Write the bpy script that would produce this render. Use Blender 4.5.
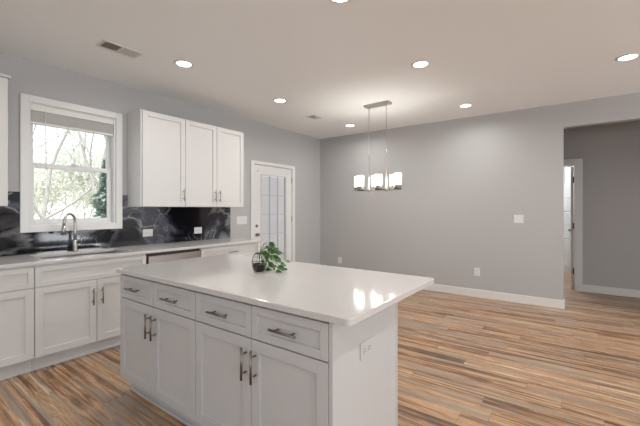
import bpy, bmesh, math, random
from mathutils import Vector, Matrix
random.seed(7)
for o in list(bpy.data.objects): bpy.data.objects.remove(o)
S = bpy.context.scene
COL = S.collection
PI = math.pi

# ------------------------------------------------------------------ camera, world, lights, exposure
XL, YB, H = -4.184, 5.693, 2.76          # left wall, back wall, ceiling height (metres)
cam = bpy.data.objects.new('camera', bpy.data.cameras.new('camera')); COL.objects.link(cam)
cam.location = (0, 0, 1.342); cam.rotation_euler = (PI/2, 0, 0.6344)
cam.data.sensor_width = 36; cam.data.lens = 348.0*36/640; cam.data.shift_y = -0.0062
cam.data.clip_start = 0.02; cam.data.clip_end = 300
S.camera = cam

W = bpy.data.worlds.new('overcast_sky'); S.world = W; W.use_nodes = True
nt = W.node_tree; bg = nt.nodes['Background']
tc = nt.nodes.new('ShaderNodeTexCoord'); sep = nt.nodes.new('ShaderNodeSeparateXYZ'); rp = nt.nodes.new('ShaderNodeValToRGB')
nt.links.new(tc.outputs['Generated'], sep.inputs[0]); nt.links.new(sep.outputs['Z'], rp.inputs[0])
rp.color_ramp.elements[0].position = 0.0; rp.color_ramp.elements[0].color = (0.93, 0.95, 1.0, 1)
rp.color_ramp.elements[1].position = 0.6; rp.color_ramp.elements[1].color = (0.62, 0.78, 1.0, 1)
nt.links.new(rp.outputs[0], bg.inputs['Color']); bg.inputs['Strength'].default_value = 1.6

def area(name, loc, rot, sx, sy, power, color, shape='RECTANGLE', spread=PI):
    l = bpy.data.lights.new(name, 'AREA'); l.shape = shape; l.size = sx
    if shape == 'RECTANGLE': l.size_y = sy
    l.energy = power; l.color = color; l.spread = spread
    o = bpy.data.objects.new(name, l); o.location = loc; o.rotation_euler = rot; COL.objects.link(o); return o
DAY = (0.93, 0.96, 1.0); WARM = (1.0, 0.985, 0.955)
XR, YR = 5.0, -3.2                        # right and rear walls, behind the photographer
RW = [(-2.9, -1.3), (-0.5, 1.1), (1.5, 2.9)]   # made-up windows in the unseen rear wall, added for fill light, along X
SW = [(-2.4, 0.4), (3.5, 5.3)]                # likewise invented openings in the right wall for soft fill, along Y
for x0, x1 in RW: area('rear_fill_light', ((x0+x1)/2, YR-0.03, 1.55), (math.radians(120), 0, 0), x1-x0, 1.5, 6, DAY)
for y0, y1 in SW: area('right_fill_light', (XR+0.03, (y0+y1)/2, 1.55), (math.radians(110), 0, PI/2), y1-y0, 1.5, 95, DAY)
DOWN = [(-3.08, 1.947), (-3.115, 3.351), (-3.086, 5.052), (-1.226, 3.326), (-1.219, 5.018), (0.39, 4.321), (-1.26, 1.94),
        (0.38, 1.9), (-3.0, 0.35), (0.38, -0.6), (-1.24, -1.6), (2.1, 1.9)]  # the lamp over the left aisle is unseen, added to brighten the base cabinets
for x, y in DOWN: area('recessed_and_fill_lamp', (x, y, H-0.012), (0, 0, 0), 0.12, 0.12, 3.5 if y == 0.35 else 13 if (x, y) == (0.38, 1.9) else 7.5, WARM, 'DISK', math.radians(165))
sun = bpy.data.objects.new('sun', bpy.data.lights.new('sun', 'SUN')); COL.objects.link(sun)
sun.data.energy = 4.0; sun.data.angle = math.radians(3); sun.data.color = (1, 0.96, 0.9)
sun.rotation_euler = Vector((0.45, -0.25, 0.86)).to_track_quat('Z', 'Y').to_euler()   # high, shining over the roof onto the trees
S.view_settings.view_transform = 'Standard'; S.view_settings.look = 'None'
S.view_settings.gamma = 1; S.view_settings.use_curve_mapping = False
S.view_settings.exposure = 0.19

# ------------------------------------------------------------------ materials
def mat(name, color, rough=0.5, metal=0.0, spec=None, **kw):
    m = bpy.data.materials.new(name); m.use_nodes = True
    b = m.node_tree.nodes['Principled BSDF']
    b.inputs['Base Color'].default_value = (*color, 1); b.inputs['Roughness'].default_value = rough
    b.inputs['Metallic'].default_value = metal
    if spec is not None: b.inputs['Specular IOR Level'].default_value = spec
    for k, v in kw.items(): b.inputs[k.replace('_', ' ')].default_value = v
    return m
def N(m, t, **kw):
    n = m.node_tree.nodes.new(t)
    for k, v in kw.items(): setattr(n, k, v)
    return n
def LK(m, a, b): m.node_tree.links.new(a, b)
def BS(m): return m.node_tree.nodes['Principled BSDF']
def coords(m, scale=(1, 1, 1), loc=(0, 0, 0)):
    t = N(m, 'ShaderNodeTexCoord'); mp = N(m, 'ShaderNodeMapping')
    mp.inputs['Scale'].default_value = scale; mp.inputs['Location'].default_value = loc
    LK(m, t.outputs['Object'], mp.inputs[0]); return mp.outputs[0]
def ramp(m, fac, stops):
    r = N(m, 'ShaderNodeValToRGB'); e = r.color_ramp.elements
    while len(e) < len(stops): e.new(0.5)
    for i, (p, c) in enumerate(stops): e[i].position = p; e[i].color = (*c, 1)
    LK(m, fac, r.inputs[0]); return r.outputs[0]
def noise(m, vec, scale=5, detail=4, rough=0.55, dist=0.0, dim='3D'):
    n = N(m, 'ShaderNodeTexNoise'); n.noise_dimensions = dim
    n.inputs['Scale'].default_value = scale; n.inputs['Detail'].default_value = detail
    n.inputs['Roughness'].default_value = rough; n.inputs['Distortion'].default_value = dist
    LK(m, vec, n.inputs['Vector']); return n
def bump(m, h, strength, dist=0.01):
    b = N(m, 'ShaderNodeBump'); b.inputs['Strength'].default_value = strength; b.inputs['Distance'].default_value = dist
    LK(m, h, b.inputs['Height']); LK(m, b.outputs[0], BS(m).inputs['Normal'])
def mix(m, fac, a, b, mode='MIX'):
    x = N(m, 'ShaderNodeMix', data_type='RGBA', blend_type=mode)
    for s, i in ((fac, 0), (a, 6), (b, 7)):
        if hasattr(s, 'links'): LK(m, s, x.inputs[i])
        else: x.inputs[i].default_value = s if i == 0 else (*s, 1)
    return x.outputs[2]
def math_(m, op, a, b=None):
    x = N(m, 'ShaderNodeMath', operation=op)
    for s, i in ((a, 0), (b, 1)):
        if s is None: continue
        if hasattr(s, 'links'): LK(m, s, x.inputs[i])
        else: x.inputs[i].default_value = s
    return x.outputs[0]

def paint(name, c, rough=0.6, bs=0.08, sc=160):
    m = mat(name, c, rough)
    v = coords(m); n = noise(m, v, sc, 2); bump(m, n.outputs[0], bs, 0.002); return m
M_wall = paint('grey_wall_paint', (0.43, 0.425, 0.42), 0.55)
M_ceil = paint('white_ceiling_paint', (0.84, 0.85, 0.85), 0.85, 0.2, 70)
M_trim = mat('white_trim_paint', (0.70, 0.695, 0.68), 0.35)
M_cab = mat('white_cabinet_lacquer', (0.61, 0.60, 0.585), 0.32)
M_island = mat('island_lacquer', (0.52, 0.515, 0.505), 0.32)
M_hinge = mat('dark_hinge_metal', (0.10, 0.09, 0.085), 0.4, 0.8)
M_munt = mat('grey_white_muntin', (0.58, 0.58, 0.59), 0.45)
M_gap = mat('dark_cabinet_gap', (0.10, 0.09, 0.085), 0.8)
M_nickel = mat('brushed_nickel', (0.47, 0.44, 0.40), 0.30, 1.0)
M_warm_nickel = mat('satin_nickel_pull', (0.27, 0.235, 0.205), 0.30, 1.0)  # nickel; the brown cast of warm reflections is put into its colour
M_steel = mat('stainless_steel', (0.42, 0.39, 0.37), 0.30, 1.0)
v = coords(M_steel, (1, 1, 200)); n = noise(M_steel, v, 4, 2); bump(M_steel, n.outputs[0], 0.05, 0.001)
M_cup = mat('dark_satin_nickel', (0.26, 0.245, 0.23), 0.45, 1.0)
M_black = mat('black_plastic', (0.02, 0.02, 0.02), 0.4)
M_plate = mat('white_plastic', (0.68, 0.67, 0.66), 0.3)
M_slot = mat('dark_slot', (0.12, 0.11, 0.11), 0.6)
M_fglass = mat('frosted_glass_shade', (0.95, 0.93, 0.9), 0.5)
BS(M_fglass).inputs['Emission Color'].default_value = (1, 0.95, 0.87, 1); BS(M_fglass).inputs['Emission Strength'].default_value = 9.0
M_lens = mat('lit_lamp_lens', (0.95, 0.93, 0.9), 0.5)
BS(M_lens).inputs['Emission Color'].default_value = (1, 0.97, 0.92, 1); BS(M_lens).inputs['Emission Strength'].default_value = 6.0
M_blind = mat('white_blind_slat', (0.74, 0.72, 0.69), 0.5)
M_ventdark = mat('dark_duct', (0.06, 0.055, 0.045), 0.8)
M_ventslat = mat('painted_vent_metal', (0.66, 0.64, 0.60), 0.5)

# window glass: clear, thin
M_glass = bpy.data.materials.new('clear_glass'); M_glass.use_nodes = True
b = BS(M_glass); b.inputs['Base Color'].default_value = (1, 1, 1, 1); b.inputs['Roughness'].default_value = 0.0
b.inputs['Transmission Weight'].default_value = 1.0; b.inputs['IOR'].default_value = 1.02
M_jar = bpy.data.materials.new('jar_glass'); M_jar.use_nodes = True
b = BS(M_jar); b.inputs['Base Color'].default_value = (0.9, 0.93, 0.92, 1); b.inputs['Roughness'].default_value = 0.02
b.inputs['Transmission Weight'].default_value = 1.0; b.inputs['IOR'].default_value = 1.25
M_transl = bpy.data.materials.new('translucent_blind'); M_transl.use_nodes = True
tr = N(M_transl, 'ShaderNodeBsdfTranslucent'); tr.inputs[0].default_value = (0.74, 0.70, 0.70, 1)
df = N(M_transl, 'ShaderNodeBsdfDiffuse'); df.inputs[0].default_value = (0.84, 0.82, 0.82, 1)
ms = N(M_transl, 'ShaderNodeMixShader'); ms.inputs[0].default_value = 0.3; LK(M_transl, tr.outputs[0], ms.inputs[1]); LK(M_transl, df.outputs[0], ms.inputs[2])
LK(M_transl, ms.outputs[0], M_transl.node_tree.nodes['Material Output'].inputs[0])
# quartz
M_quartz = mat('white_quartz', (0.72, 0.70, 0.67), 0.09, spec=0.5)
v = coords(M_quartz); n = noise(M_quartz, v, 260, 2, 0.6)
c = ramp(M_quartz, n.outputs[0], [(0.30, (0.46, 0.43, 0.405)), (0.46, (0.575, 0.555, 0.535)), (0.7, (0.615, 0.595, 0.58))])
LK(M_quartz, c, BS(M_quartz).inputs['Base Color'])
# black marble backsplash
M_marble = mat('black_veined_marble', (0.02, 0.02, 0.025), 0.08, spec=0.6)
v = coords(M_marble, (1, 0.9, 1.25), (0.7, 5.3, 2.2))
nw = noise(M_marble, v, 1.1, 3, 0.5)
vv = mix(M_marble, 0.7, v, nw.outputs['Color'], 'ADD')
def vein(sc, width, det=4, dist=0.3, amp=(1, 1, 1)):
    n = noise(M_marble, vv, sc, det, 0.45, dist)
    a = math_(M_marble, 'ABSOLUTE', math_(M_marble, 'SUBTRACT', n.outputs[0], 0.5))
    return ramp(M_marble, a, [(0.0, amp), (width, (0.0, 0.0, 0.0))])
cloud = noise(M_marble, vv, 1.5, 5, 0.55, 0.4)
cl = ramp(M_marble, cloud.outputs[0], [(0.43, (0.004, 0.004, 0.006)), (0.50, (0.028, 0.030, 0.038)), (0.55, (0.10, 0.105, 0.135)), (0.60, (0.045, 0.047, 0.055)), (0.70, (0.15, 0.155, 0.18))])
mk = ramp(M_marble, noise(M_marble, vv, 1.2, 2).outputs[0], [(0.47, (0, 0, 0)), (0.60, (1, 1, 1))])
base = mix(M_marble, 1.0, cl, mix(M_marble, 1.0, vein(1.7, 0.030, amp=(0.20, 0.20, 0.205)), mk, 'MULTIPLY'), 'ADD')
base = mix(M_marble, 1.0, base, mix(M_marble, 1.0, vein(4.0, 0.014, 2, amp=(0.22, 0.22, 0.22)), ramp(M_marble, noise(M_marble, vv, 2.1, 1).outputs[0], [(0.52, (0, 0, 0)), (0.62, (1, 1, 1))]), 'MULTIPLY'), 'ADD')
LK(M_marble, base, BS(M_marble).inputs['Base Color'])
# vinyl plank floor, boards along X
M_floor = mat('vinyl_plank', (0.35, 0.22, 0.13), 0.30, spec=0.5)
t = N(M_floor, 'ShaderNodeTexCoord'); sx_ = N(M_floor, 'ShaderNodeSeparateXYZ'); LK(M_floor, t.outputs['Object'], sx_.inputs[0])
PW, PL = 0.150, 1.22                      # board width and length
def wn(a, b=None):
    w = N(M_floor, 'ShaderNodeTexWhiteNoise', noise_dimensions='2D'); c = N(M_floor, 'ShaderNodeCombineXYZ')
    LK(M_floor, a, c.inputs[0])
    if b is not None: LK(M_floor, b, c.inputs[1])
    LK(M_floor, c.outputs[0], w.inputs['Vector']); return w.outputs['Value']
M2 = lambda op, a, b=None: math_(M_floor, op, a, b)
yv = M2('DIVIDE', sx_.outputs[1], PW); row = M2('FLOOR', yv); fy_ = M2('FRACT', yv)
xv = M2('ADD', M2('DIVIDE', sx_.outputs[0], PL), M2('MULTIPLY', wn(row), 7.0)); colm = M2('FLOOR', xv); fx_ = M2('FRACT', xv)
rnd = wn(row, colm)
rowr = wn(row)
def streak(sx, sy, det, rough, k, dist=0.25, kc=1.2):
    mp = N(M_floor, 'ShaderNodeMapping'); mp.inputs['Scale'].default_value = (sx, sy, 1)
    LK(M_floor, t.outputs['Object'], mp.inputs[0])
    n = noise(M_floor, mp.outputs[0], 1.0, det, rough, dist, '4D'); LK(M_floor, M2('ADD', M2('MULTIPLY', rowr, k), M2('MULTIPLY', rnd, kc)), n.inputs['W']); return n.outputs[0]
big = streak(0.6, 22.0, 4, 0.62, 37.0, 0.8)
fine = streak(1.4, 48.0, 4, 0.6, 53.0, 0.6)
blot = streak(2.6, 13.0, 3, 0.6, 71.0, 1.2)
fac = M2('ADD', big, M2('MULTIPLY', M2('SUBTRACT', fine, 0.5), 0.30))
fac = M2('ADD', fac, M2('MULTIPLY', M2('SUBTRACT', blot, 0.5), 0.30))
fac = M2('ADD', fac, M2('MULTIPLY', M2('SUBTRACT', rnd, 0.5), 0.10))
fac = M2('ADD', M2('MULTIPLY', M2('SUBTRACT', fac, 0.5), 1.3), 0.485)
wood = ramp(M_floor, fac, [(0.28, (0.12, 0.07, 0.042)), (0.39, (0.23, 0.14, 0.085)), (0.455, (0.42, 0.205, 0.085)), (0.51, (0.56, 0.385, 0.235)),
                           (0.56, (0.44, 0.34, 0.25)), (0.61, (0.42, 0.205, 0.09)), (0.70, (0.66, 0.53, 0.39))])
gr = streak(0.6, 15.0, 3, 0.55, 91.0, 0.5)
wood = mix(M_floor, ramp(M_floor, gr, [(0.49, (0, 0, 0)), (0.60, (0.72, 0.72, 0.72))]), wood, mix(M_floor, fine, (0.17, 0.145, 0.125), (0.38, 0.345, 0.31)))
ed = M2('MINIMUM', M2('MULTIPLY', M2('MINIMUM', fy_, M2('SUBTRACT', 1.0, fy_)), PW), M2('MULTIPLY', M2('MINIMUM', fx_, M2('SUBTRACT', 1.0, fx_)), PL))
wood = mix(M_floor, ramp(M_floor, M2('MULTIPLY', ed, 400.0), [(0.2, (0.55, 0.55, 0.55)), (0.8, (0, 0, 0))]), wood, (0.07, 0.04, 0.025))
wood = mix(M_floor, 1.0, wood, (0.96, 0.91, 0.85), "MULTIPLY")
LK(M_floor, wood, BS(M_floor).inputs['Base Color'])
bump(M_floor, fine, 0.06, 0.002)
# greenery
M_leaf = mat('pothos_leaf', (0.045, 0.16, 0.03), 0.35)
v = coords(M_leaf); n = noise(M_leaf, v, 40, 3)
LK(M_leaf, ramp(M_leaf, n.outputs[0], [(0.35, (0.010, 0.045, 0.008)), (0.58, (0.035, 0.13, 0.018)), (0.74, (0.20, 0.34, 0.09))]), BS(M_leaf).inputs['Base Color'])
M_stem = mat('green_stem', (0.10, 0.20, 0.05), 0.5)
M_soil = mat('dark_red_bark_soil', (0.05, 0.018, 0.014), 0.7)
v = coords(M_soil); n = noise(M_soil, v, 120, 3)
LK(M_soil, ramp(M_soil, n.outputs[0], [(0.4, (0.02, 0.010, 0.009)), (0.65, (0.10, 0.035, 0.028))]), BS(M_soil).inputs['Base Color']); bump(M_soil, n.outputs[0], 0.8, 0.01)
M_rim = mat('dark_wire', (0.03, 0.025, 0.025), 0.4, 0.6)
def bark(name, a, b_):
    m = mat(name, a, 0.9); v = coords(m, (3, 3, 1)); n = noise(m, v, 6, 4)
    LK(m, ramp(m, n.outputs[0], [(0.35, a), (0.65, b_)]), BS(m).inputs['Base Color']); return m
M_bark = bark('pale_grey_bark', (0.45, 0.41, 0.38), (0.62, 0.58, 0.54))
M_pale = mat('pale_spring_foliage', (0.86, 0.85, 0.76), 0.8)
M_ever = mat('evergreen_foliage', (0.36, 0.43, 0.37), 0.8)
M_lawn = mat('dry_lawn', (0.40, 0.40, 0.26), 0.95)
v = coords(M_lawn); n = noise(M_lawn, v, 1.5, 5)
LK(M_lawn, ramp(M_lawn, n.outputs[0], [(0.35, (0.30, 0.32, 0.18)), (0.65, (0.55, 0.52, 0.38))]), BS(M_lawn).inputs['Base Color'])
M_siding = mat('pale_porch_siding', (0.86, 0.82, 0.82), 0.7)

# ------------------------------------------------------------------ helpers
class MB:
    def __init__(s): s.bm = bmesh.new(); s.mats = []
    def _mi(s, m):
        if m not in s.mats: s.mats.append(m)
        return s.mats.index(m)
    def box(s, lo, hi, m=None, bev=0.0, seg=2):
        t = bmesh.new(); bmesh.ops.create_cube(t, size=1)
        for v in t.verts: v.co = Vector([lo[i] + (v.co[i]+0.5)*(hi[i]-lo[i]) for i in range(3)])
        if bev: bmesh.ops.bevel(t, geom=t.edges[:], offset=bev, segments=seg, affect='EDGES', profile=0.5)
        s.merge(t, m); return s
    def merge(s, t, m=None, mtx=None, smooth=False):
        if mtx is not None: t.transform(mtx)
        k = s._mi(m) if m else 0
        vs = {v: s.bm.verts.new(v.co) for v in t.verts}
        for f in t.faces:
            try: nf = s.bm.faces.new([vs[v] for v in f.verts])
            except ValueError: continue
            nf.material_index = k; nf.smooth = smooth or f.smooth
        t.free()
    def cyl(s, p0, p1, r, r1=None, m=None, n=16, caps=True, smooth=True):
        p0, p1 = Vector(p0), Vector(p1); d = p1-p0; r1 = r if r1 is None else r1
        t = bmesh.new(); bmesh.ops.create_cone(t, cap_ends=caps, segments=n, radius1=r, radius2=r1, depth=d.length)
        for f in t.faces: f.smooth = smooth and len(f.verts) == 4
        q = d.to_track_quat('Z', 'Y').to_matrix().to_4x4()
        s.merge(t, m, Matrix.Translation((p0+p1)/2) @ q); return s
    def tube(s, pts, rad, m=None, n=10, caps=True):
        pts = [Vector(p) for p in pts]; rs = rad if isinstance(rad, (list, tuple)) else [rad]*len(pts)
        k = s._mi(m) if m else 0; rings = []; up = None
        for i, p in enumerate(pts):
            d = (pts[min(i+1, len(pts)-1)] - pts[max(i-1, 0)]).normalized()
            if up is None: up = d.orthogonal().normalized()
            up = (up - d*up.dot(d)); up = up.normalized() if up.length > 1e-6 else d.orthogonal().normalized()
            w = d.cross(up)
            rings.append([s.bm.verts.new(p + (up*math.cos(2*PI*j/n) + w*math.sin(2*PI*j/n))*rs[i]) for j in range(n)])
        for a, b in zip(rings, rings[1:]):
            for j in range(n):
                f = s.bm.faces.new((a[j], a[(j+1) % n], b[(j+1) % n], b[j])); f.smooth = True; f.material_index = k
        if caps:
            for r, fl in ((rings[0], True), (rings[-1], False)):
                f = s.bm.faces.new(r[::-1] if fl else r); f.material_index = k
        return s
    def lathe(s, prof, c=(0, 0, 0), m=None, n=24, smooth=True):
        k = s._mi(m) if m else 0; rings = []
        for r, z in prof:
            rings.append([s.bm.verts.new((c[0]+max(r, 1e-5)*math.cos(2*PI*j/n), c[1]+max(r, 1e-5)*math.sin(2*PI*j/n), c[2]+z)) for j in range(n)])
        for a, b in zip(rings, rings[1:]):
            for j in range(n):
                f = s.bm.faces.new((a[j], a[(j+1) % n], b[(j+1) % n], b[j])); f.smooth = smooth; f.material_index = k
        return s
    def build(s, name, m, parent=None, loc=None, weld=False):
        if weld: bmesh.ops.remove_doubles(s.bm, verts=s.bm.verts, dist=1e-5)
        bmesh.ops.recalc_face_normals(s.bm, faces=s.bm.faces)
        base = Vector(loc) if loc is not None else Vector((0, 0, 0))
        if parent is not None and loc is None: 
            q = parent
            while q is not None: base = base + q.location; q = q.parent
        if base.length: s.bm.transform(Matrix.Translation(-base))
        me = bpy.data.meshes.new(name); s.bm.to_mesh(me); s.bm.free()
        mats = s.mats if s.mats else [m]
        for x in mats: me.materials.append(x)
        o = bpy.data.objects.new(name, me); COL.objects.link(o)
        if parent is not None: o.parent = parent
        else: o.location = base
        return o
def tag(o, label=None, cat=None, group=None, kind=None):
    if label: o['label'] = label
    if cat: o['category'] = cat
    if group: o['group'] = group
    if kind: o['kind'] = kind
    return o
def thing(name, loc, label, cat, group=None):
    o = bpy.data.objects.new(name, None); o.empty_display_size = 0.1; COL.objects.link(o); o.location = loc
    return tag(o, label, cat, group)
def struct(o): o['kind'] = 'structure'; return o
# NB all part geometry is written in world coordinates; build() moves it into the parent's frame (parents are never rotated at build time)

# ------------------------------------------------------------------ room shell
XE, YE = XR+0.15, 9.1                     # outer extents
WT = 0.14
struct(MB().box((XL-WT, YR-WT, -0.10), (XE, YE+0.14, 0.0)).build('floor', M_floor))
struct(MB().box((XL-WT, YR-WT, H), (XE, YE+0.14, H+0.10)).build('ceiling', M_ceil))
def wall_x(name, x0, x1, ya, yb, holes, m):      # wall lying along Y with rectangular holes (y0,y1,z0,z1)
    b_ = MB(); cur = ya
    for y0, y1, z0, z1 in sorted(holes):
        b_.box((x0, cur, 0), (x1, y0, H))
        if z0 > 0: b_.box((x0, y0, 0), (x1, y1, z0))
        if z1 < H: b_.box((x0, y0, z1), (x1, y1, H))
        cur = y1
    b_.box((x0, cur, 0), (x1, yb, H)); return struct(b_.build(name, m))
def wall_y(name, y0, y1, xa, xb, holes, m):
    b_ = MB(); cur = xa
    for x0, x1, z0, z1 in sorted(holes):
        b_.box((cur, y0, 0), (x0, y1, H))
        if z0 > 0: b_.box((x0, y0, 0), (x1, y1, z0))
        if z1 < H: b_.box((x0, y0, z1), (x1, y1, H))
        cur = x1
    b_.box((cur, y0, 0), (xb, y1, H)); return struct(b_.build(name, m))
WIN = (1.020, 1.794, 1.180, 2.365)        # kitchen window opening (y0,y1,z0,z1)
DR = (3.875, 4.825, 0.0, 2.085)           # patio door opening
wall_x('wall_left', XL-WT, XL, YR-WT, YE+0.14, [WIN, DR], M_wall)
wall_x('wall_right', XR, XR+0.15, YR-WT, YE+0.14, [(a, b_, 0.8, 2.3) for a, b_ in SW], M_wall)
wall_y('wall_rear', YR-WT, YR, XL, XR, [(a, b_, 0.8, 2.3) for a, b_ in RW], M_wall)
wall_y('wall_back', YB, YB+0.12, XL, XR, [(-0.137, 1.75, 0.0, 2.442)], M_wall)
YH = 7.09                                  # hallway far wall
wall_y('wall_hall', YH, YH+0.12, XL, XR, [(-0.84, -0.012, 0.0, 2.07)], M_wall)
M_lam = mat('white_wall_boards', (0.80, 0.80, 0.79), 0.4)
bb = MB().box((-1.9, YE, 0), (1.5, YE+0.12, H))
struct(bb.build('wall_laundry', M_lam))
struct(MB().box((-1.9, YH+0.12, 0), (-1.78, YE, H)).build('wall_laundry_left', M_lam))
struct(MB().box((1.38, YH+0.12, 0), (1.5, YE, H)).build('wall_laundry_right', M_wall))
struct(MB().box((-1.3, YB+0.12, 0), (-1.18, YH, H)).build('wall_hall_end', M_wall))
def baseb(name, lo, hi, axis, side):      # board plus a small cap and shoe
    b_ = MB(); b_.box(lo, (hi[0], hi[1], 0.118), bev=0.004)
    return struct(b_.build(name, M_trim))
baseb('baseboard_back', (XL, YB-0.014, 0), (-0.137+0.0, YB, 0), 0, 0)
struct(MB().box((-0.137, YB-0.014, 0), (-0.123, YB+0.13, 0.118), bev=0.004).build('baseboard_opening', M_trim))
baseb('baseboard_hall', (0.087, YH-0.014, 0), (XR, YH, 0), 0, 0)
baseb('baseboard_left', (XL, 4.905, 0), (XL+0.014, YB-0.014, 0), 0, 0)
baseb('baseboard_laundry', (-1.78, YE-0.014, 0), (1.38, YE, 0), 0, 0)

# ------------------------------------------------------------------ kitchen window (picture-framed, double hung)
y0, y1, z0, z1 = WIN
w = struct(bpy.data.objects.new('window_1', None)); COL.objects.link(w); w.location = (XL, (y0+y1)/2, z0)
def ring(b_, xa, xb, ya, yb, za, zb, t, m=None, bev=0.003, tb=None, tt=None):
    tb = t if tb is None else tb; tt = t if tt is None else tt
    b_.box((xa, ya, za), (xb, ya+t, zb), m, bev); b_.box((xa, yb-t, za), (xb, yb, zb), m, bev)
    b_.box((xa, ya+t, za), (xb, yb-t, za+tb), m, bev); b_.box((xa, ya+t, zb-tt), (xb, yb-t, zb), m, bev)
b_ = MB(); ring(b_, XL, XL+0.018, 0.955, 1.862, 1.120, 2.425, 0.066); b_.build('window_casing', M_trim, w)
b_ = MB(); ring(b_, XL-WT+0.01, XL-0.001, y0, y1, z0, z1, 0.016, bev=0); b_.build('window_jamb', M_trim, w)
b_ = MB(); ring(b_, XL-0.088, XL-0.062, y0+0.014, y1-0.014, z0+0.014, 1.795, 0.044, bev=0.004, tb=0.05, tt=0.05)
s1 = b_.build('lower_sash', M_trim, w); MB().box((XL-0.077, y0+0.056, z0+0.062), (XL-0.073, y1-0.056, 1.747)).build('pane', M_glass, s1)
b_ = MB(); ring(b_, XL-0.118, XL-0.092, y0+0.014, y1-0.014, 1.750, z1-0.014, 0.044, bev=0.004)
s2 = b_.build('upper_sash', M_trim, w); MB().box((XL-0.107, y0+0.056, 1.792), (XL-0.103, y1-0.056, z1-0.056)).build('pane', M_glass, s2)
MB().box((XL-0.066, 1.385, 1.795), (XL-0.036, 1.445, 1.811), bev=0.004).build('sash_lock', M_trim, w)
# raised blind
bl = thing('window_blind', (XL-0.03, (y0+y1)/2, z1-0.016), 'white slatted blind drawn up at the top of the kitchen window', 'blind')
b_ = MB(); b_.box((XL-0.055, y0+0.018, 2.290), (XL-0.004, y1-0.018, z1-0.0165), bev=0.002); b_.build('valance', M_blind, bl)
b_ = MB()
for k in range(13): b_.box((XL-0.05, y0+0.022, 2.186+k*0.0077), (XL-0.008, y1-0.022, 2.1895+k*0.0077))
b_.build('slats', M_blind, bl)
MB().box((XL-0.052, y0+0.020, 2.163), (XL-0.006, y1-0.020, 2.183), bev=0.003).build('bottom_rail', M_blind, bl)
MB().tube([(XL+0.0, 1.150, 2.30), (XL+0.012, 1.150, 2.26), (XL+0.014, 1.152, 1.72)], 0.004, n=8).build('wand', M_plate, bl)

# ------------------------------------------------------------------ patio door
y0, y1, z0, z1 = DR
d = struct(bpy.data.objects.new('door_1', None)); COL.objects.link(d); d.location = (XL, (y0+y1)/2, 0)
b_ = MB(); cw = 0.070
b_.box((XL, y0-cw+0.006, 0), (XL+0.018, y0+0.006, z1+cw-0.03), bev=0.003); b_.box((XL, y1-0.006, 0), (XL+0.018, y1+cw-0.006, z1+cw-0.03), bev=0.003)
b_.box((XL, y0+0.006, z1-0.012), (XL+0.018, y1-0.006, z1+cw-0.03), bev=0.003); b_.build('door_casing', M_trim, d)
b_ = MB(); b_.box((XL-WT, y0, 0), (XL-0.001, y0+0.014, z1)); b_.box((XL-WT, y1-0.014, 0), (XL-0.001, y1, z1)); b_.box((XL-WT, y0+0.014, z1-0.014), (XL-0.001, y1-0.014, z1)); b_.build('door_jamb', M_trim, d)
xa, xb = XL-0.050, XL-0.008
ga, gb, gz0, gz1 = 4.062, 4.655, 0.275, 1.900
b_ = MB(); la, lb, lt = y0+0.018, y1-0.018, z1-0.018
b_.box((xa, la, 0.008), (xb, ga, lt)); b_.box((xa, gb, 0.008), (xb, lb, lt)); b_.box((xa, ga, 0.008), (xb, gb, gz0)); b_.box((xa, ga, gz1), (xb, gb, lt))
leaf = b_.build('door_leaf', M_trim, d)
b_ = MB(); ring(b_, xb-0.001, xb+0.008, ga-0.022, gb+0.022, gz0-0.022, gz1+0.022, 0.024, bev=0.003)
for i in (1, 2): yy = ga+(gb-ga)*i/3; b_.box((xb-0.014, yy-0.007, gz0), (xb+0.004, yy+0.007, gz1))
for i in range(1, 5): zz = gz0+(gz1-gz0)*i/5; b_.box((xb-0.0135, ga, zz-0.007), (xb+0.0035, gb, zz+0.007))
b_.build('muntins', M_munt, d)
MB().box((xb-0.026, ga, gz0), (xb-0.022, gb, gz1)).build('glass_pane', M_glass, d)
b_ = MB(); k_ = 0
while gz0+k_*0.02 < gz1-0.02:
    z_ = gz0+k_*0.02; b_.box((xb-0.036, ga, z_), (xb-0.0355, gb, z_+0.0195)); k_ += 1
b_.build('door_blind', M_transl, d)
for z, r in ((0.925, 0.028), (1.066, 0.026)):
    b_ = MB(); yk = 3.955; b_.cyl((xb, yk, z), (xb+0.008, yk, z), r)
    if z < 1: b_.cyl((xb+0.008, yk, z), (xb+0.03, yk, z), 0.011); 
    if z < 1:
        t_ = bmesh.new(); bmesh.ops.create_uvsphere(t_, u_segments=16, v_segments=10, radius=0.027)
        b_.merge(t_, None, Matrix.Translation((xb+0.045, yk, z)) @ Matrix.Diagonal((0.75, 1, 1, 1)), True)
    else: b_.box((xb+0.008, yk-0.004, z-0.013), (xb+0.022, yk+0.004, z+0.013), bev=0.002)
    b_.build('door_knob' if z < 1 else 'deadbolt', M_warm_nickel, d)
for z in (1.86, 1.16, 0.30):
    MB().cyl((XL+0.004, y1-0.010, z-0.045), (XL+0.004, y1-0.010, z+0.045), 0.006, n=10).build('hinge', M_warm_nickel, d)
for yy in (la+0.09, lb-0.09):
    MB().box((xb, yy-0.016, lt-0.105), (xb+0.010, yy+0.016, lt-0.085), bev=0.003).cyl((xb+0.01, yy, lt-0.095), (xb+0.024, yy, lt-0.095), 0.004, n=8).build('curtain_bracket', M_ventslat, d)
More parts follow.
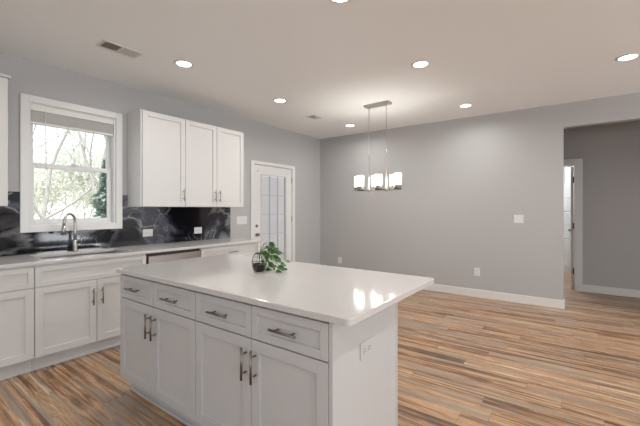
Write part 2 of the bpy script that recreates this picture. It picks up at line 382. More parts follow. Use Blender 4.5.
# ------------------------------------------------------------------ hallway doorway, its swung-open door and the little window beyond
d = struct(bpy.data.objects.new('door_2', None)); COL.objects.link(d); d.location = (-0.4, YH, 0)
b_ = MB()
b_.box((-0.012, YH-0.018, 0), (0.086, YH, 2.165), bev=0.003); b_.box((-0.93, YH-0.018, 0), (-0.834, YH, 2.175), bev=0.003)
b_.box((-0.834, YH-0.018, 2.064), (-0.012, YH, 2.165), bev=0.003); b_.build('door_casing', M_trim, d)
b_ = MB(); b_.box((-0.026, YH, 0), (-0.0125, YH+0.12, 2.069)); b_.box((-0.8395, YH, 0), (-0.826, YH+0.12, 2.069)); b_.box((-0.826, YH, 2.055), (-0.026, YH+0.12, 2.069)); b_.build('door_jamb', M_trim, d)
b_ = MB(); b_.box((-0.072, YH+0.13, 0.01), (-0.037, YH+0.92, 2.05), bev=0.002)
for za, zb in ((0.2, 0.95), (1.1, 1.9)):
    ring(b_, -0.076, -0.071, YH+0.25, YH+0.80, za, zb, 0.02)
b_.build('door_leaf', M_trim, d)
for z in (1.83, 1.06, 0.30):
    MB().box((-0.0372, YH+0.085, z-0.05), (-0.0262, YH+0.128, z+0.05)).cyl((-0.038, YH+0.126, z-0.05), (-0.038, YH+0.126, z+0.05), 0.007, n=8).build('hinge', M_hinge, d)
b_ = MB().cyl((-0.072, YH+0.85, 0.95), (-0.085, YH+0.85, 0.95), 0.010); t_ = bmesh.new(); bmesh.ops.create_uvsphere(t_, u_segments=14, v_segments=8, radius=0.024)
b_.merge(t_, None, Matrix.Translation((-0.098, YH+0.85, 0.95)), True); b_.build('door_knob', M_warm_nickel, d)
w = struct(bpy.data.objects.new('window_2', None)); COL.objects.link(w); w.location = (-0.6, YE, 1.55)
b_ = MB(); t_ = 0.07; X0, X1, Z0, Z1 = -1.15, -0.20, 1.90, 2.36
for lo, hi in (((X0, Z0), (X0+t_, Z1)), ((X1-t_, Z0), (X1, Z1)), ((X0+t_, Z0), (X1-t_, Z0+t_)), ((X0+t_, Z1-t_), (X1-t_, Z1))):
    b_.box((lo[0], YE-0.02, lo[1]), (hi[0], YE, hi[1]), bev=0.003)

for gx in (-0.87, -0.69, -0.51): b_.box((gx, YE-0.012, Z0+t_), (gx+0.02, YE-0.002, Z1-t_))
b_.box((X0+t_, YE-0.0125, 2.12), (X1-t_, YE-0.002, 2.14))
b_.build('window_frame', M_trim, w)
M_lite = mat('glowing_window_pane', (0.9, 0.93, 0.95), 0.3)
BS(M_lite).inputs['Emission Color'].default_value = (0.86, 0.93, 1.0, 1); BS(M_lite).inputs['Emission Strength'].default_value = 1.1  # pane glows by itself in place of daylight; solid wall behind it
MB().box((X0+t_, YE-0.008, Z0+t_), (X1-t_, YE-0.001, Z1-t_)).build('pane', M_lite, w)
b_ = MB()
for k in range(6): b_.box((-1.78, YE-0.02, 0.13+k*0.29), (1.38, YE, 0.13+k*0.29+0.275), bev=0.008)
struct(b_.build('trim_1', M_lam))
area('laundry_fill', (-0.6, 8.2, H-0.02), (0, 0, 0), 0.5, 0.5, 34, (0.95, 0.98, 1.0), 'DISK')  # unseen light added to brighten the room beyond the hallway

# ------------------------------------------------------------------ cabinets
def handle(b_or_parent, name, p, axis, L, out, parent, m=M_warm_nickel):
    """bar pull centred at p, bar along axis, standing off along out"""
    a, o = Vector(axis), Vector(out); p = Vector(p); b_ = MB()
    c_ = p + o*0.034
    b_.cyl(c_-a*L/2, c_+a*L/2, 0.0062, n=12)
    for s in (-1, 1): b_.cyl(p+a*s*L*0.30, c_+a*s*L*0.30, 0.0048, n=10)
    return b_.build(name, m, parent)
def shaker(parent, name, c, u, n, wd, z0, z1, rail=0.057, th=0.019, mat_=None):
    """front panel: c = point on carcass plane at the panel's low start, u along width, n outward"""
    c, u, n = Vector(c), Vector(u), Vector(n); mat_ = mat_ or M_cab; b_ = MB()
    def slab(a0, a1, za, zb, d0, d1, bev=0.0015):
        p = c+u*a0+n*d0; q = c+u*a1+n*d1
        lo = [min(p[i], q[i]) for i in range(2)]+[za]; hi = [max(p[i], q[i]) for i in range(2)]+[zb]
        b_.box(lo, hi, None, bev)
    slab(0, rail, z0, z1, 0, th); slab(wd-rail, wd, z0, z1, 0, th)
    slab(rail, wd-rail, z0, z0+rail, 0, th); slab(rail, wd-rail, z1-rail, z1, 0, th)
    slab(rail-0.004, wd-rail+0.004, z0+rail-0.004, z1-rail+0.004, 0, th-0.013, 0)
    return b_.build(name, mat_, parent)
G = 0.0024                                # half gap between fronts
CT, CB = 0.884, 0.114                     # carcass top, bottom
# --- wall run base cabinets: carcass front at XF, doors 19 mm proud
XF = XL+0.611
def base_cab(label, ya, yb, fronts, handles_):
    t = thing('base_cabinet', (XL+0.3, (ya+yb)/2, 0), label, 'cabinet', 'base cabinets along the window wall')
    b_ = MB(); b_.box((XL+0.001, ya, CB), (XL+0.019, yb, CT)); b_.box((XL+0.019, ya, CB), (XF, ya+0.018, CT)); b_.box((XL+0.019, yb-0.018, CB), (XF, yb, CT)); b_.box((XL+0.019, ya+0.018, CB), (XF, yb-0.018, CB+0.018))
    b_.box((XF-0.019, ya+0.018, CB+0.018), (XF, yb-0.018, 0.60)); b_.box((XF-0.019, ya+0.018, 0.60), (XF, yb-0.018, CT))
    b_.build('body', M_cab, t)
    b_ = MB(); b_.box((XL+0.45, ya, 0), (XL+0.545, yb, CB)); b_.box((XL+0.545, ya, 0), (XL+0.555, yb, 0.018)); b_.build('toe_kick', M_cab, t)
    for kind, a0, a1, za, zb in fronts:
        p = shaker(t, kind, (XF, a0+G, 0), (0, 1, 0), (1, 0, 0), a1-a0-2*G, za+G, zb-G, 0.057 if kind == 'door' else 0.040)
        for hk, hy, hz in handles_:
            if a0 < hy < a1 and za < hz < zb:
                if hk == 'v': handle(None, 'handle', (XF+0.019, hy, hz), (0, 0, 1), 0.15, (1, 0, 0), p)
                else: handle(None, 'handle', (XF+0.019, hy, hz), (0, 1, 0), 0.15, (1, 0, 0), p)
    return t
DT, DM, DB = 0.868, 0.698, 0.122
base_cab('white base cabinet with one drawer over a door, far left of the window wall', 0.445, 0.905,
         [('drawer', 0.445, 0.905, DM, DT), ('door', 0.445, 0.905, DB, DM)], [('h', 0.60, 0.785)])
base_cab('white base cabinet with two doors under the sink', 0.907, 1.822,
         [('drawer_front', 0.907, 1.822, DM, DT), ('door', 0.907, 1.3645, DB, DM), ('door', 1.3645, 1.822, DB, DM)], [('v', 1.326, 0.545), ('v', 1.403, 0.545)])
base_cab('white base cabinet beside the dishwasher, at the patio door end of the counter', 2.472, 3.385,
         [('drawer', 2.472, 3.385, DM, DT), ('door', 2.472, 2.9285, DB, DM), ('door', 2.9285, 3.385, DB, DM)], [('h', 2.93, 0.795), ('v', 2.89, 0.545), ('v', 2.967, 0.545)])
# dishwasher
t = thing('dishwasher', (XL+0.3, 2.147, 0), 'stainless steel dishwasher under the counter between white base cabinets', 'dishwasher')
MB().box((XL+0.03, 1.830, 0.10), (XF, 2.464, 0.875)).build('tub', M_black, t)
MB().box((XF, 1.842, 0.125), (XF+0.022, 2.452, 0.850), bev=0.004).build('door', M_steel, t)
MB().box((XL+0.45, 1.84, 0.0), (XL+0.53, 2.454, 0.10)).build('toe_kick', M_black, t)
# --- wall cabinets
def wall_cab(label, ya, yb, doors, hands, extra=None):
    ZB, ZT = 1.368, 2.447; xf = XL+0.306
    t = thing('wall_cabinet', (XL+0.15, (ya+yb)/2, ZB), label, 'cabinet', 'wall cabinets on the window wall')
    b_ = MB().box((XL, ya, ZB), (xf, yb, ZT), bev=0.001); b_.build('body', M_cab, t)
    for a0, a1 in doors:
        p = shaker(t, 'door', (xf, a0+G, 0), (0, 1, 0), (1, 0, 0), a1-a0-2*G, ZB+0.004, ZT-0.006)
        for hy in hands:
            if a0 < hy < a1: handle(None, 'handle', (xf+0.019, hy, 1.515), (0, 0, 1), 0.15, (1, 0, 0), p, M_nickel)
    if extra: MB().box((XL, ya, ZT), (xf+0.034, yb+0.014, ZT+0.022), bev=0.003).build('top_moulding', M_cab, t)
    return t
wall_cab('tall white wall cabinet with one door, next to the window', 1.922, 2.4595, [(1.935, 2.4595)], [2.427])
wall_cab('tall white wall cabinet with a pair of doors, nearest the patio door', 2.4605, 3.388, [(2.4605, 2.924), (2.924, 3.388)], [2.888, 2.960])
wall_cab('white wall cabinet cut off by the left edge of the photo', 0.35, 0.806, [(0.36, 0.806)], [], True)
# --- counter with sink cut-out, backsplash
b_ = MB(); xa, xb = XL, XL+0.643; sy0, sy1, sx0, sx1 = 1.00, 1.73, XL+0.125, XL+0.515
t_ = bmesh.new(); ys = [-0.25, sy0, sy1, 3.412]; xs = [xa, sx0, sx1, xb]
vg = [[t_.verts.new((x, y, 0.914)) for x in xs] for y in ys]
for j in range(3):
    for i in range(3):
        if i == 1 and j == 1: continue
        t_.faces.new((vg[j][i], vg[j][i+1], vg[j+1][i+1], vg[j+1][i]))
r = bmesh.ops.extrude_face_region(t_, geom=t_.faces[:]); bmesh.ops.translate(t_, verts=[g for g in r['geom'] if isinstance(g, bmesh.types.BMVert)], vec=(0, 0, -0.030))
b_.merge(t_); ct = b_.build('countertop', M_quartz)
bv = ct.modifiers.new('bevel', 'BEVEL'); bv.width = 0.003; bv.segments = 2; bv.limit_method = 'ANGLE'
tag(ct, 'long white quartz countertop running along the window wall', 'countertop')
b_ = MB(); ZS = 1.503; TB = 0.010
b_.box((XL, -0.25, 0.914), (XL+TB, 0.9545, ZS)); b_.box((XL, 0.9545, 0.914), (XL+TB, 1.8625, 1.1195)); b_.box((XL, 1.8625, 0.914), (XL+TB, 1.9215, ZS)); b_.box((XL, 1.9215, 0.914), (XL+TB, 3.407, 1.3675)); b_.box((XL, 0.35, 0.914), (XL+TB, 0.40, 0.915))
bs = b_.build('backsplash', M_marble); tag(bs, 'glossy black marble backsplash with grey veins between counter and wall cabinets', 'backsplash')
# sink
t = thing('sink', (XL+0.32, 1.365, 0.884), 'stainless steel undermount sink set in the countertop below the window', 'sink')
b_ = MB(); zb = 0.69; e = 0.003
b_.box((sx0-0.010, sy0-0.010, zb), (sx1+0.010, sy1+0.010, zb+0.004))
b_.box((sx0-0.010, sy0-0.010, zb), (sx0-0.001, sy1+0.010, 0.884)); b_.box((sx1+0.001, sy0-0.010, zb), (sx1+0.010, sy1+0.010, 0.884))
b_.box((sx0, sy0-0.010, zb), (sx1, sy0-0.001, 0.884)); b_.box((sx0, sy1+0.001, zb), (sx1, sy1+0.010, 0.884)); b_.build('basin', M_steel, t)
MB().cyl((XL+0.32, 1.365, zb+0.004), (XL+0.32, 1.365, zb+0.008), 0.045, n=24).build('drain', M_nickel, t)
# faucet
fx, fy = XL+0.075, 1.375
t = thing('faucet', (fx, fy, 0.914), 'brushed nickel gooseneck kitchen faucet behind the sink', 'faucet')
MB().lathe([(0.0, 0), (0.027, 0), (0.027, 0.006), (0.022, 0.012), (0.020, 0.10), (0.017, 0.115), (0.0, 0.115)], (fx, fy, 0.914)).build('base', M_nickel, t)
dx_, dy_ = 0.62, -0.785
R_ = 0.078; pts = [(fx, fy, 1.02), (fx, fy, 1.10), (fx, fy, 1.20)]
for k in range(1, 13):
    a = PI - k*PI/12; q = R_+R_*math.cos(a); pts.append((fx+q*dx_, fy+q*dy_, 1.215+R_*math.sin(a)))
pts += [(fx+(2*R_+0.004)*dx_, fy+(2*R_+0.004)*dy_, 1.185)]
MB().tube(pts, 0.0125, n=14).build('spout', M_nickel, t)
p = Vector(pts[-1]); MB().cyl(p+Vector((0, 0, 0.004)), p+Vector((0.012*dx_, 0.012*dy_, -0.095)), 0.0145, 0.021, n=18).build('spray_head', M_nickel, t)
MB().cyl((fx, fy+0.014, 0.975), (fx, fy+0.060, 0.975), 0.013, n=14).tube([(fx, fy+0.054, 0.975), (fx+0.004, fy+0.056, 1.02), (fx+0.012, fy+0.058, 1.075)], [0.006, 0.005, 0.005], n=10).build('lever_handle', M_nickel, t)

# ------------------------------------------------------------------ island
IX0, IX1, IY0, IY1 = -2.693, -0.7046, 1.151, 2.161
b_ = MB(); t_ = bmesh.new(); vs = []
rc = 0.022
for cx, cy, a0 in ((IX1-rc, IY0+rc, -PI/2), (IX1-rc, IY1-rc, 0), (IX0+rc, IY1-rc, PI/2), (IX0+rc, IY0+rc, PI)):
    for k in range(7): a = a0+k*PI/12; vs.append(t_.verts.new((cx+rc*math.cos(a), cy+rc*math.sin(a), 0.914)))
t_.faces.new(vs); r = bmesh.ops.extrude_face_region(t_, geom=t_.faces[:]); bmesh.ops.translate(t_, verts=[g for g in r['geom'] if isinstance(g, bmesh.types.BMVert)], vec=(0, 0, -0.030))
b_.merge(t_); ct = b_.build('island_countertop', M_quartz, loc=((IX0+IX1)/2, (IY0+IY1)/2, 0.884))
bv = ct.modifiers.new('bevel', 'BEVEL'); bv.width = 0.003; bv.segments = 2; bv.limit_method = 'ANGLE'
tag(ct, 'white quartz slab topping the kitchen island, potted plant on it', 'countertop')
YF = 1.200                                # carcass front of the island
def island_cab(label, xa, xb, hxs, endp=False):
    t = thing('island_cabinet', ((xa+xb)/2, 1.5, 0), label, 'cabinet', 'cabinets of the kitchen island')
    xm = (xa+xb)/2
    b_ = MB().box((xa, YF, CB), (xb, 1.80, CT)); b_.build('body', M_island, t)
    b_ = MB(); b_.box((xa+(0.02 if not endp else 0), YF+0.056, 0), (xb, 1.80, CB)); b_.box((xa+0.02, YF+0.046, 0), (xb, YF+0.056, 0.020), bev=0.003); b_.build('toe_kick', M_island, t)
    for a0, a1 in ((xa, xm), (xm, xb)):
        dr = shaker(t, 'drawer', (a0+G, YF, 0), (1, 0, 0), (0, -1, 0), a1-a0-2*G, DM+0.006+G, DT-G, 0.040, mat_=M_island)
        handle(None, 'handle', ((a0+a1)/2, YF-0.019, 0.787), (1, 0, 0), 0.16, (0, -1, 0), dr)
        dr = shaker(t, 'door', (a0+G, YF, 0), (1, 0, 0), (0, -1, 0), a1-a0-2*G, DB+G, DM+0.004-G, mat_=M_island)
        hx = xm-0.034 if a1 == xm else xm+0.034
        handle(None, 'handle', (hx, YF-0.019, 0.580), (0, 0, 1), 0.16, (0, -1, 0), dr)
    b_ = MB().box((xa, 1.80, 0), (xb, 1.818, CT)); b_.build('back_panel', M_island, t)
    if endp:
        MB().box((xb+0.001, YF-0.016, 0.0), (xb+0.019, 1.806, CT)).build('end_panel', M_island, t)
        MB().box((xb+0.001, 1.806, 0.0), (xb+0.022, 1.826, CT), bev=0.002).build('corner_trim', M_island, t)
    return t
island_cab('white island cabinet with two drawers and two doors, on the half nearer the sink', -2.683, -1.7575, None)
island_cab('white island cabinet with two drawers and two doors, beside the end panel', -1.7565, -0.826, None, True)

# ------------------------------------------------------------------ outlets and switches
def plate(name, label, cat, c, u, n, wd, ht, kind, gangs=1, group=None, M_plate=M_plate):
    """c = centre on the surface; u = horizontal axis; n = outward"""
    c, u, n = Vector(c), Vector(u), Vector(n); t = thing(name, c, label, cat, group)
    def slab(b_, a0, a1, z0, z1, d0, d1, bev=0.001, m=None):
        p = c+u*a0+n*d0+Vector((0, 0, z0)); q = c+u*a1+n*d1+Vector((0, 0, z1))
        b_.box([min(p[i], q[i]) for i in range(3)], [max(p[i], q[i]) for i in range(3)], m, bev)
    b_ = MB(); slab(b_, -wd/2, wd/2, -ht/2, ht/2, 0, 0.006, 0.002); b_.build('plate', M_plate, t)
    if kind == 'switch':
        for g in range(gangs):
            gx = (g-(gangs-1)/2)*0.046; b_ = MB(); slab(b_, gx-0.016, gx+0.016, -0.033, 0.033, 0.006, 0.010); b_.build('rocker', M_plate, t)
    else:
        land = wd > ht
        for s in (-1, 1):
            b_ = MB(); ox, oz = (s*0.021, 0) if land else (0, s*0.021)
            slab(b_, ox-0.015, ox+0.015, oz-0.015, oz+0.015, 0.006, 0.009, 0.001); soc = b_.build('socket', M_plate, t)
            b_ = MB()
            for q in (-0.006, 0.006):
                if land: slab(b_, ox-0.005, ox+0.005, oz+q-0.0015, oz+q+0.0015, 0.009, 0.0096, 0)
                else: slab(b_, ox+q-0.0015, ox+q+0.0015, oz-0.005, oz+0.005, 0.009, 0.0096, 0)
            b_.build('slots', M_slot, soc)
    return t
plate('outlet', 'white horizontal outlet on the black backsplash, nearer the sink', 'outlet', (XL+TB, 2.156, 1.054), (0, 1, 0), (1, 0, 0), 0.120, 0.088, 'outlet')
plate('outlet', 'white horizontal outlet on the black backsplash, nearer the patio door', 'outlet', (XL+TB, 2.850, 1.050), (0, 1, 0), (1, 0, 0), 0.120, 0.088, 'outlet')
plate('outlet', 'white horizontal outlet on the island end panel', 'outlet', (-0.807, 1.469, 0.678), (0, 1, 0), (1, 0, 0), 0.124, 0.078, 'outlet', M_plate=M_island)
plate('outlet', 'white upright outlet low on the grey back wall below the light switch', 'outlet', (-1.214, YB, 0.386), (1, 0, 0), (0, -1, 0), 0.080, 0.120, 'outlet')
plate('outlet', 'white upright outlet low on the back wall just above the island top, near the corner', 'outlet', (-3.705, YB, 0.342), (1, 0, 0), (0, -1, 0), 0.080, 0.120, 'outlet')
plate('light_switch', 'wide white switch plate on the grey wall left of the patio door', 'light switch', (XL, 3.632, 1.168), (0, 1, 0), (1, 0, 0), 0.208, 0.122, 'switch', 4)
plate('light_switch', 'white double switch plate on the grey back wall left of the opening', 'light switch', (-0.660, YB, 1.200), (1, 0, 0), (0, -1, 0), 0.118, 0.118, 'switch', 2)

# ------------------------------------------------------------------ ceiling fittings
lab = {0: 'round recessed ceiling light in front of the window wall, nearest the large vent', 1: 'round recessed ceiling light above the patio end of the kitchen counter',
       2: 'small far recessed ceiling light between the chandelier and the corner', 3: 'round recessed ceiling light to the right of the chandelier, nearer than its neighbour',
       4: 'small far recessed ceiling light near the back wall, right of the chandelier', 5: 'round recessed ceiling light at the right edge, above the opening',
       6: 'recessed ceiling light cut off by the top edge of the photo'}
for i, (x, y) in enumerate(DOWN[:7]):
    lb_ = lab[i]
    t = thing('recessed_light', (x, y, H), lb_, 'ceiling light', 'recessed ceiling lights')
    MB().lathe([(0.068, -0.001), (0.070, -0.006), (0.088, -0.004), (0.092, 0.0), (0.068, 0.0), (0.068, -0.001)], (x, y, H), n=32).build('trim_ring', M_plate, t)
    MB().cyl((x, y, H-0.004), (x, y, H), 0.068, n=32).build('lens', M_lens, t)
def vent(label, x0, x1, y0, y1, two=True):
    t = thing('ceiling_vent', ((x0+x1)/2, (y0+y1)/2, H), label, 'vent')
    e = 0.022; ym = (y0+y1)/2; b_ = MB(); z = H-0.008
    b_.box((x0, y0, z), (x0+e, y1, H), bev=0.002); b_.box((x1-e, y0, z), (x1, y1, H), bev=0.002)
    b_.box((x0+e, y0, z), (x1-e, y0+e, H), bev=0.002); b_.box((x0+e, y1-e, z), (x1-e, y1, H), bev=0.002); b_.box((x0+e, ym-0.008, z), (x1-e, ym+0.008, H)); b_.build('frame', M_ventslat, t)
    MB().box((x0+e, y0+e, H-0.002), (x1-e, y1-e, H-0.0002)).build('duct', M_ventdark, t)
    b_ = MB(); n_ = 9
    for half, (a, c_) in enumerate(((y0+e, ym-0.008), (ym+0.008, y1-e))):
        for k in range(n_):                     # blades tilt away from each other in the two halves
            yy = a+(c_-a)*(k+0.5)/n_; s = 0.0045 if half == 0 else -0.0045
            q = bmesh.new(); w_ = 0.0042
            v_ = [q.verts.new(c) for c in ((x0+e, yy-w_-(0 if half else 0), H-0.0075 if half == 0 else H-0.003), (x1-e, yy-w_, H-0.0075 if half == 0 else H-0.003), (x1-e, yy+w_, H-0.003 if half == 0 else H-0.0075), (x0+e, yy+w_, H-0.003 if half == 0 else H-0.0075))]
            f_ = q.faces.new(v_); r = bmesh.ops.extrude_face_region(q, geom=[f_]); bmesh.ops.translate(q, verts=[g for g in r['geom'] if isinstance(g, bmesh.types.BMVert)], vec=(0, 0, 0.0006))
            b_.merge(q)
    b_.build('louvre_blades', M_ventslat, t); return t
vent('white louvred ceiling vent at upper left of the photo', -3.345, -3.170, 1.270, 1.600)
vent('small ceiling vent near the far corner', -3.33, -3.18, 4.17, 4.37)

# ------------------------------------------------------------------ chandelier
cx, cy = -2.153, 4.234
t = thing('chandelier', (cx, cy, H), 'brushed nickel linear chandelier with six lit frosted glass cylinders', 'chandelier')
MB().box((cx-0.185, cy-0.055, H-0.030), (cx+0.185, cy+0.055, H), bev=0.004).build('canopy', M_nickel, t)
zbar = 1.600
for s in (-1, 1):
    x = cx+s*0.130
    MB().cyl((x, cy, 2.08), (x, cy, H-0.028), 0.0035, n=8).build('cable', M_nickel, t)
    MB().lathe([(0.0, zbar-0.03), (0.008, zbar-0.028), (0.014, zbar-0.012), (0.014, zbar+0.012), (0.011, zbar+0.03), (0.006, 2.08), (0.0, 2.082)], (x, cy, 0), n=14).build('stem', M_nickel, t)
b_ = MB(); b_.box((cx-0.375, cy-0.009, zbar-0.009), (cx+0.345, cy+0.009, zbar+0.009), bev=0.002)
spots = []
for k in range(3):
    xn = cx-0.222+k*0.272; spots += [(xn, cy-0.075), (xn-0.130, cy+0.075)]
for x, y in spots: b_.box((x-0.008, min(y, cy), zbar-0.008), (x+0.008, max(y, cy), zbar+0.008), bev=0.002)
b_.build('frame', M_nickel, t)
for x, y in spots:
    c_ = MB().lathe([(0.0, zbar-0.004), (0.040, zbar-0.004), (0.046, zbar+0.002), (0.046, zbar+0.056), (0.0, zbar+0.056)], (x, y, 0), n=24).build('lamp_cup', M_cup, t)
    MB().lathe([(0.0, zbar+0.0562), (0.043, zbar+0.0562), (0.0455, zbar+0.060), (0.0455, zbar+0.196), (0.0415, zbar+0.196), (0.0415, zbar+0.062), (0.0, zbar+0.060)], (x, y, 0), n=28).build('glass_shade', M_fglass, c_)

for x, y in spots:                        # the bulb inside each open-topped glass
    l = bpy.data.lights.new('chandelier_bulb', 'POINT'); l.energy = 3.0; l.color = (1, 0.97, 0.92); l.shadow_soft_size = 0.02
    o = bpy.data.objects.new('chandelier_bulb', l); o.location = (x, y, zbar+0.14); COL.objects.link(o); o.parent = t; o.location = Vector(o.location)-t.location
# ------------------------------------------------------------------ plant on the island
px_, py_ = -1.755, 1.680
t = thing('glass_jar', (px_, py_, 0.914), 'small round wire-bound glass jar of dark bark on the island top', 'jar')
prof = [(0.0, 0.001), (0.030, 0.001), (0.041, 0.010), (0.048, 0.032), (0.050, 0.060), (0.045, 0.090), (0.032, 0.116), (0.027, 0.124)]
MB().lathe(prof+[(0.025, 0.124), (0.030, 0.115), (0.043, 0.089), (0.048, 0.060), (0.046, 0.032), (0.039, 0.011), (0.028, 0.003), (0.0, 0.003)], (px_, py_, 0.914), n=28).build('glass', M_jar, t)
MB().lathe([(0.0, 0.0035), (0.027, 0.0035), (0.0385, 0.012), (0.045, 0.032), (0.047, 0.050), (0.03, 0.057), (0.0, 0.055)], (px_, py_, 0.914), n=24).build('bark_filling', M_soil, t)
b_ = MB()
for z, r in ((0.062, 0.052), (0.124, 0.029)):
    b_.tube([(px_+r*math.cos(k*PI/12), py_+r*math.sin(k*PI/12), 0.914+z) for k in range(25)], 0.0022, n=6)
for q in range(4):
    a = q*PI/2+0.5; b_.tube([(px_+(r+0.0025)*math.cos(a), py_+(r+0.0025)*math.sin(a), 0.914+z) for r, z in prof[2:]], 0.0015, n=6)
b_.build('wire_band', M_rim, t)
def leaf_mesh(b_, base, dirv, up, L, wd, m):
    """heart-shaped, gently folded leaf"""
    dirv = Vector(dirv).normalized(); side = dirv.cross(Vector(up)).normalized(); nrm = side.cross(dirv)
    out = [(0.0, 0.0), (-0.10, 0.30), (0.02, 0.48), (0.22, 0.52), (0.45, 0.44), (0.70, 0.26), (0.88, 0.10), (1.0, 0.0)]
    mid = []; Lf = []; Rt = []
    for a, w_ in out:
        bend = -0.25*a*a
        c = Vector(base)+dirv*L*max(a, 0)+nrm*L*bend; mid.append(b_.bm.verts.new(c))
        c2 = Vector(base)+dirv*L*a+nrm*L*bend
        Lf.append(b_.bm.verts.new(c2+side*w_*wd+nrm*w_*wd*0.3)); Rt.append(b_.bm.verts.new(c2-side*w_*wd+nrm*w_*wd*0.3))
    for i in range(len(out)-1):
        for arr, fl in ((Lf, 0), (Rt, 1)):
            q = [mid[i], arr[i], arr[i+1], mid[i+1]]
            if fl: q = q[::-1]
            try: f = b_.bm.faces.new(q); f.smooth = True
            except ValueError: pass
t = thing('pothos_plant', (px_, py_, 0.96), 'green leafy pothos spilling out of the glass jar onto the island top', 'plant')
rg = random.Random(11); ri = Vector((0.805, 0.593, 0)); fw = Vector((-0.593, 0.805, 0)); O = Vector((px_, py_, 0.914))
def P3(r_, f_, z_): return O+ri*(r_*0.80)+fw*f_+Vector((0, 0, z_))
stems = []
ends = [(0.05, -0.03, 0.135), (0.085, 0.0, 0.155), (0.11, -0.03, 0.13), (0.15, 0.02, 0.115), (0.10, -0.06, 0.075), (0.14, -0.05, 0.05), (0.19, -0.03, 0.055),
        (0.235, 0.0, 0.065), (0.22, -0.04, 0.015), (0.07, -0.06, 0.02), (0.12, -0.07, 0.02), (0.04, -0.05, 0.085), (0.08, 0.05, 0.10), (0.13, 0.05, 0.07), (0.17, 0.04, 0.03),
        (0.075, -0.04, 0.11), (0.125, -0.01, 0.095), (0.16, -0.02, 0.085), (0.09, -0.07, 0.045), (0.115, 0.0, 0.20), (0.155, 0.0, 0.155), (0.09, -0.03, 0.14), (0.13, -0.04, 0.11), (0.11, -0.05, 0.095), (0.15, -0.04, 0.075), (0.10, -0.05, 0.06), (0.13, -0.06, 0.04), (0.17, -0.05, 0.04), (0.08, -0.02, 0.125), (0.14, -0.01, 0.135), (0.12, 0.02, 0.15), (0.20, -0.07, 0.02), (0.16, -0.075, 0.012), (0.06, -0.01, 0.165), (0.085, 0.01, 0.185), (0.10, -0.02, 0.165), (0.135, -0.03, 0.155), (0.165, 0.0, 0.125)]
b_ = MB()
for e_ in ends:
    a = P3(0, 0, 0.05); c_ = P3(*e_); m1 = P3(e_[0]*0.25, e_[1]*0.2, max(0.14, e_[2]+0.02)); m0 = P3(e_[0]*0.03, e_[1]*0.03, 0.122)
    pts = [a, m0] + [((1-u)**2)*m0+2*u*(1-u)*m1+u*u*c_ for u in (0.25, 0.5, 0.75, 1.0)]
    b_.tube(pts, 0.0014, n=5)
for e_ in ((-0.015, 0, 0.20), (-0.02, 0.01, 0.17), (0.035, 0.0, 0.19)):   # thin bare vines curling upwards
    b_.tube([P3(0, 0, 0.05), P3(e_[0]*0.2, 0, 0.124), P3(e_[0]*1.3, e_[1], e_[2]*0.8), P3(e_[0], e_[1], e_[2]), P3(e_[0]+0.025, e_[1], e_[2]-0.004)], 0.0011, n=5)
b_.build('stems', M_stem, t)
for i, e_ in enumerate(ends):
    L = rg.uniform(0.030, 0.050); b_ = MB()
    dv = ri*(0.5+rg.uniform(-0.6, 0.6))+fw*rg.uniform(-0.5, 0.4)+Vector((0, 0, rg.uniform(-0.7, 0.15)))
    if e_[2] < 0.03: dv.z = abs(dv.z)*0.2
    up = Vector((rg.uniform(-0.3, 0.3), -0.75, 0.8))
    leaf_mesh(b_, P3(*e_), dv, up, L, L*0.75, M_leaf)
    for v in b_.bm.verts: v.co.z = max(v.co.z, 0.917)
    o = b_.build('leaf', M_leaf, t)

# ------------------------------------------------------------------ outside: lawn, trees, porch screen
lawn = MB().box((-60, -25, -0.9), (XL-WT-0.3, 45, -0.6)).build('lawn', M_lawn); tag(lawn, kind='structure')
def tree(name, label, base, h, seed, leafm=None, nleaf=0, lr=0.1, depth=6, spread=0.5):
    rg = random.Random(seed); t = thing(name, base, label, 'tree', 'trees outside the kitchen window')
    b_ = MB(); tips = []
    def grow(p, d, L, r, k):
        pts = [p]; rs = [r]; q = p.copy()
        for s in range(4):
            d = (d+Vector((rg.uniform(-1, 1), rg.uniform(-1, 1), rg.uniform(-0.4, 0.7)))*0.13).normalized(); q = q+d*L/4; pts.append(q.copy()); rs.append(r*(1-0.11*(s+1)))
        b_.tube(pts, rs, n=6 if k < 2 else 4, caps=False); tips.append((q, k))
        if k >= depth: return
        for c in range(3 if k < 4 else 2):
            ax = Vector((rg.uniform(-1, 1), rg.uniform(-1, 1), rg.uniform(-0.3, 0.9))).normalized()
            nd = (d+ax*spread*1.5).normalized(); st = pts[rg.choice((2, 3, 4))]
            grow(st, nd, L*rg.uniform(0.62, 0.85), r*0.55, k+1)
    grow(Vector(base), Vector((rg.uniform(-.1, .1), rg.uniform(-.1, .1), 1)), h*0.36, h*0.011, 0)
    b_.build('trunk_and_branches', M_bark, t)
    if leafm:
        b_ = MB(); ok = [q for q, k in tips if k >= 2]
        for _ in range(nleaf):
            c = rg.choice(ok)+Vector((rg.gauss(0, 1), rg.gauss(0, 1), rg.gauss(0, 1)))*0.32
            u = Vector((rg.uniform(-1, 1), rg.uniform(-1, 1), rg.uniform(-1, 1))).normalized(); w_ = u.orthogonal(); s = lr*rg.uniform(0.6, 1.3)
            b_.bm.faces.new([b_.bm.verts.new(c+u*s), b_.bm.verts.new(c+w_*s*0.5), b_.bm.verts.new(c-u*s), b_.bm.verts.new(c-w_*s*0.5)])
        b_.build('foliage', leafm, t)
    return t
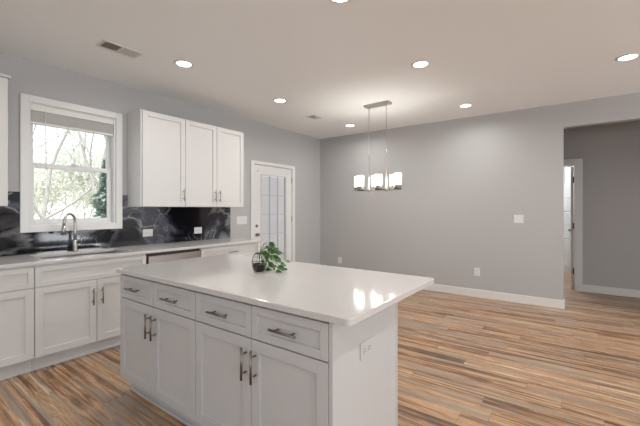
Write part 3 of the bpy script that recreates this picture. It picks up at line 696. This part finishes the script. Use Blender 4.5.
tree('bare_tree', 'bare forked tree with spreading limbs in the middle of the window view', (-13.2, 5.0, -0.6), 10.0, 21, spread=0.42)
tree('bare_tree', 'leafless tree with thin twigs seen through the left side of the window', (-14.5, 3.7, -0.6), 9.0, 5)
tree('bare_tree', 'leafless tree seen through the right side of the upper pane', (-17.0, 7.6, -0.6), 11.5, 9)
tree('bare_tree', 'distant leafless tree behind the others in the window view', (-22.0, 7.6, -0.6), 11.0, 31)
tree('leafy_tree', 'pale budding tree low behind the window glass at left', (-16.0, 4.6, -0.6), 4.6, 44, M_pale, 6500, 0.05, 4, 0.75)
tree('leafy_tree', 'pale budding tree low behind the window glass at centre', (-15.0, 5.6, -0.6), 4.4, 47, M_pale, 6500, 0.05, 4, 0.75)
tree('leafy_tree', 'pale budding tree behind the window, beyond the evergreen', (-19.0, 8.0, -0.6), 5.6, 48, M_pale, 6500, 0.06, 4, 0.75)
def evergreen(label, base, h, seed, n=9000):
    rg = random.Random(seed); t = thing('evergreen_tree', base, label, 'tree', 'trees outside the kitchen window')
    b_ = MB(); B = Vector(base); b_.tube([B, B+Vector((0, 0, h))], [h*0.02, h*0.004], n=7); b_.build('trunk', M_bark, t)
    b_ = MB()
    for k in range(n):
        z = h*(0.06+0.94*rg.random()**1.1); R_ = (h-z)*0.26*(0.85+0.3*math.sin(z*9)); a = rg.uniform(0, 2*PI); rr = R_*math.sqrt(rg.random())
        c = B+Vector((rr*math.cos(a), rr*math.sin(a), z-rr*0.25)); s = 0.06*rg.uniform(0.6, 1.4); u = Vector((math.cos(a), math.sin(a), rg.uniform(-.6, .3))).normalized(); w_ = u.cross(Vector((rg.uniform(-1, 1), rg.uniform(-1, 1), 1))).normalized()
        b_.bm.faces.new([b_.bm.verts.new(c+u*s*1.6), b_.bm.verts.new(c+w_*s*0.5), b_.bm.verts.new(c-u*s), b_.bm.verts.new(c-w_*s*0.5)])
    b_.build('foliage', M_ever, t); return t
evergreen('dark evergreen seen at the right edge of the kitchen window', (-10.5, 4.25, -0.6), 3.3, 3, 4500)
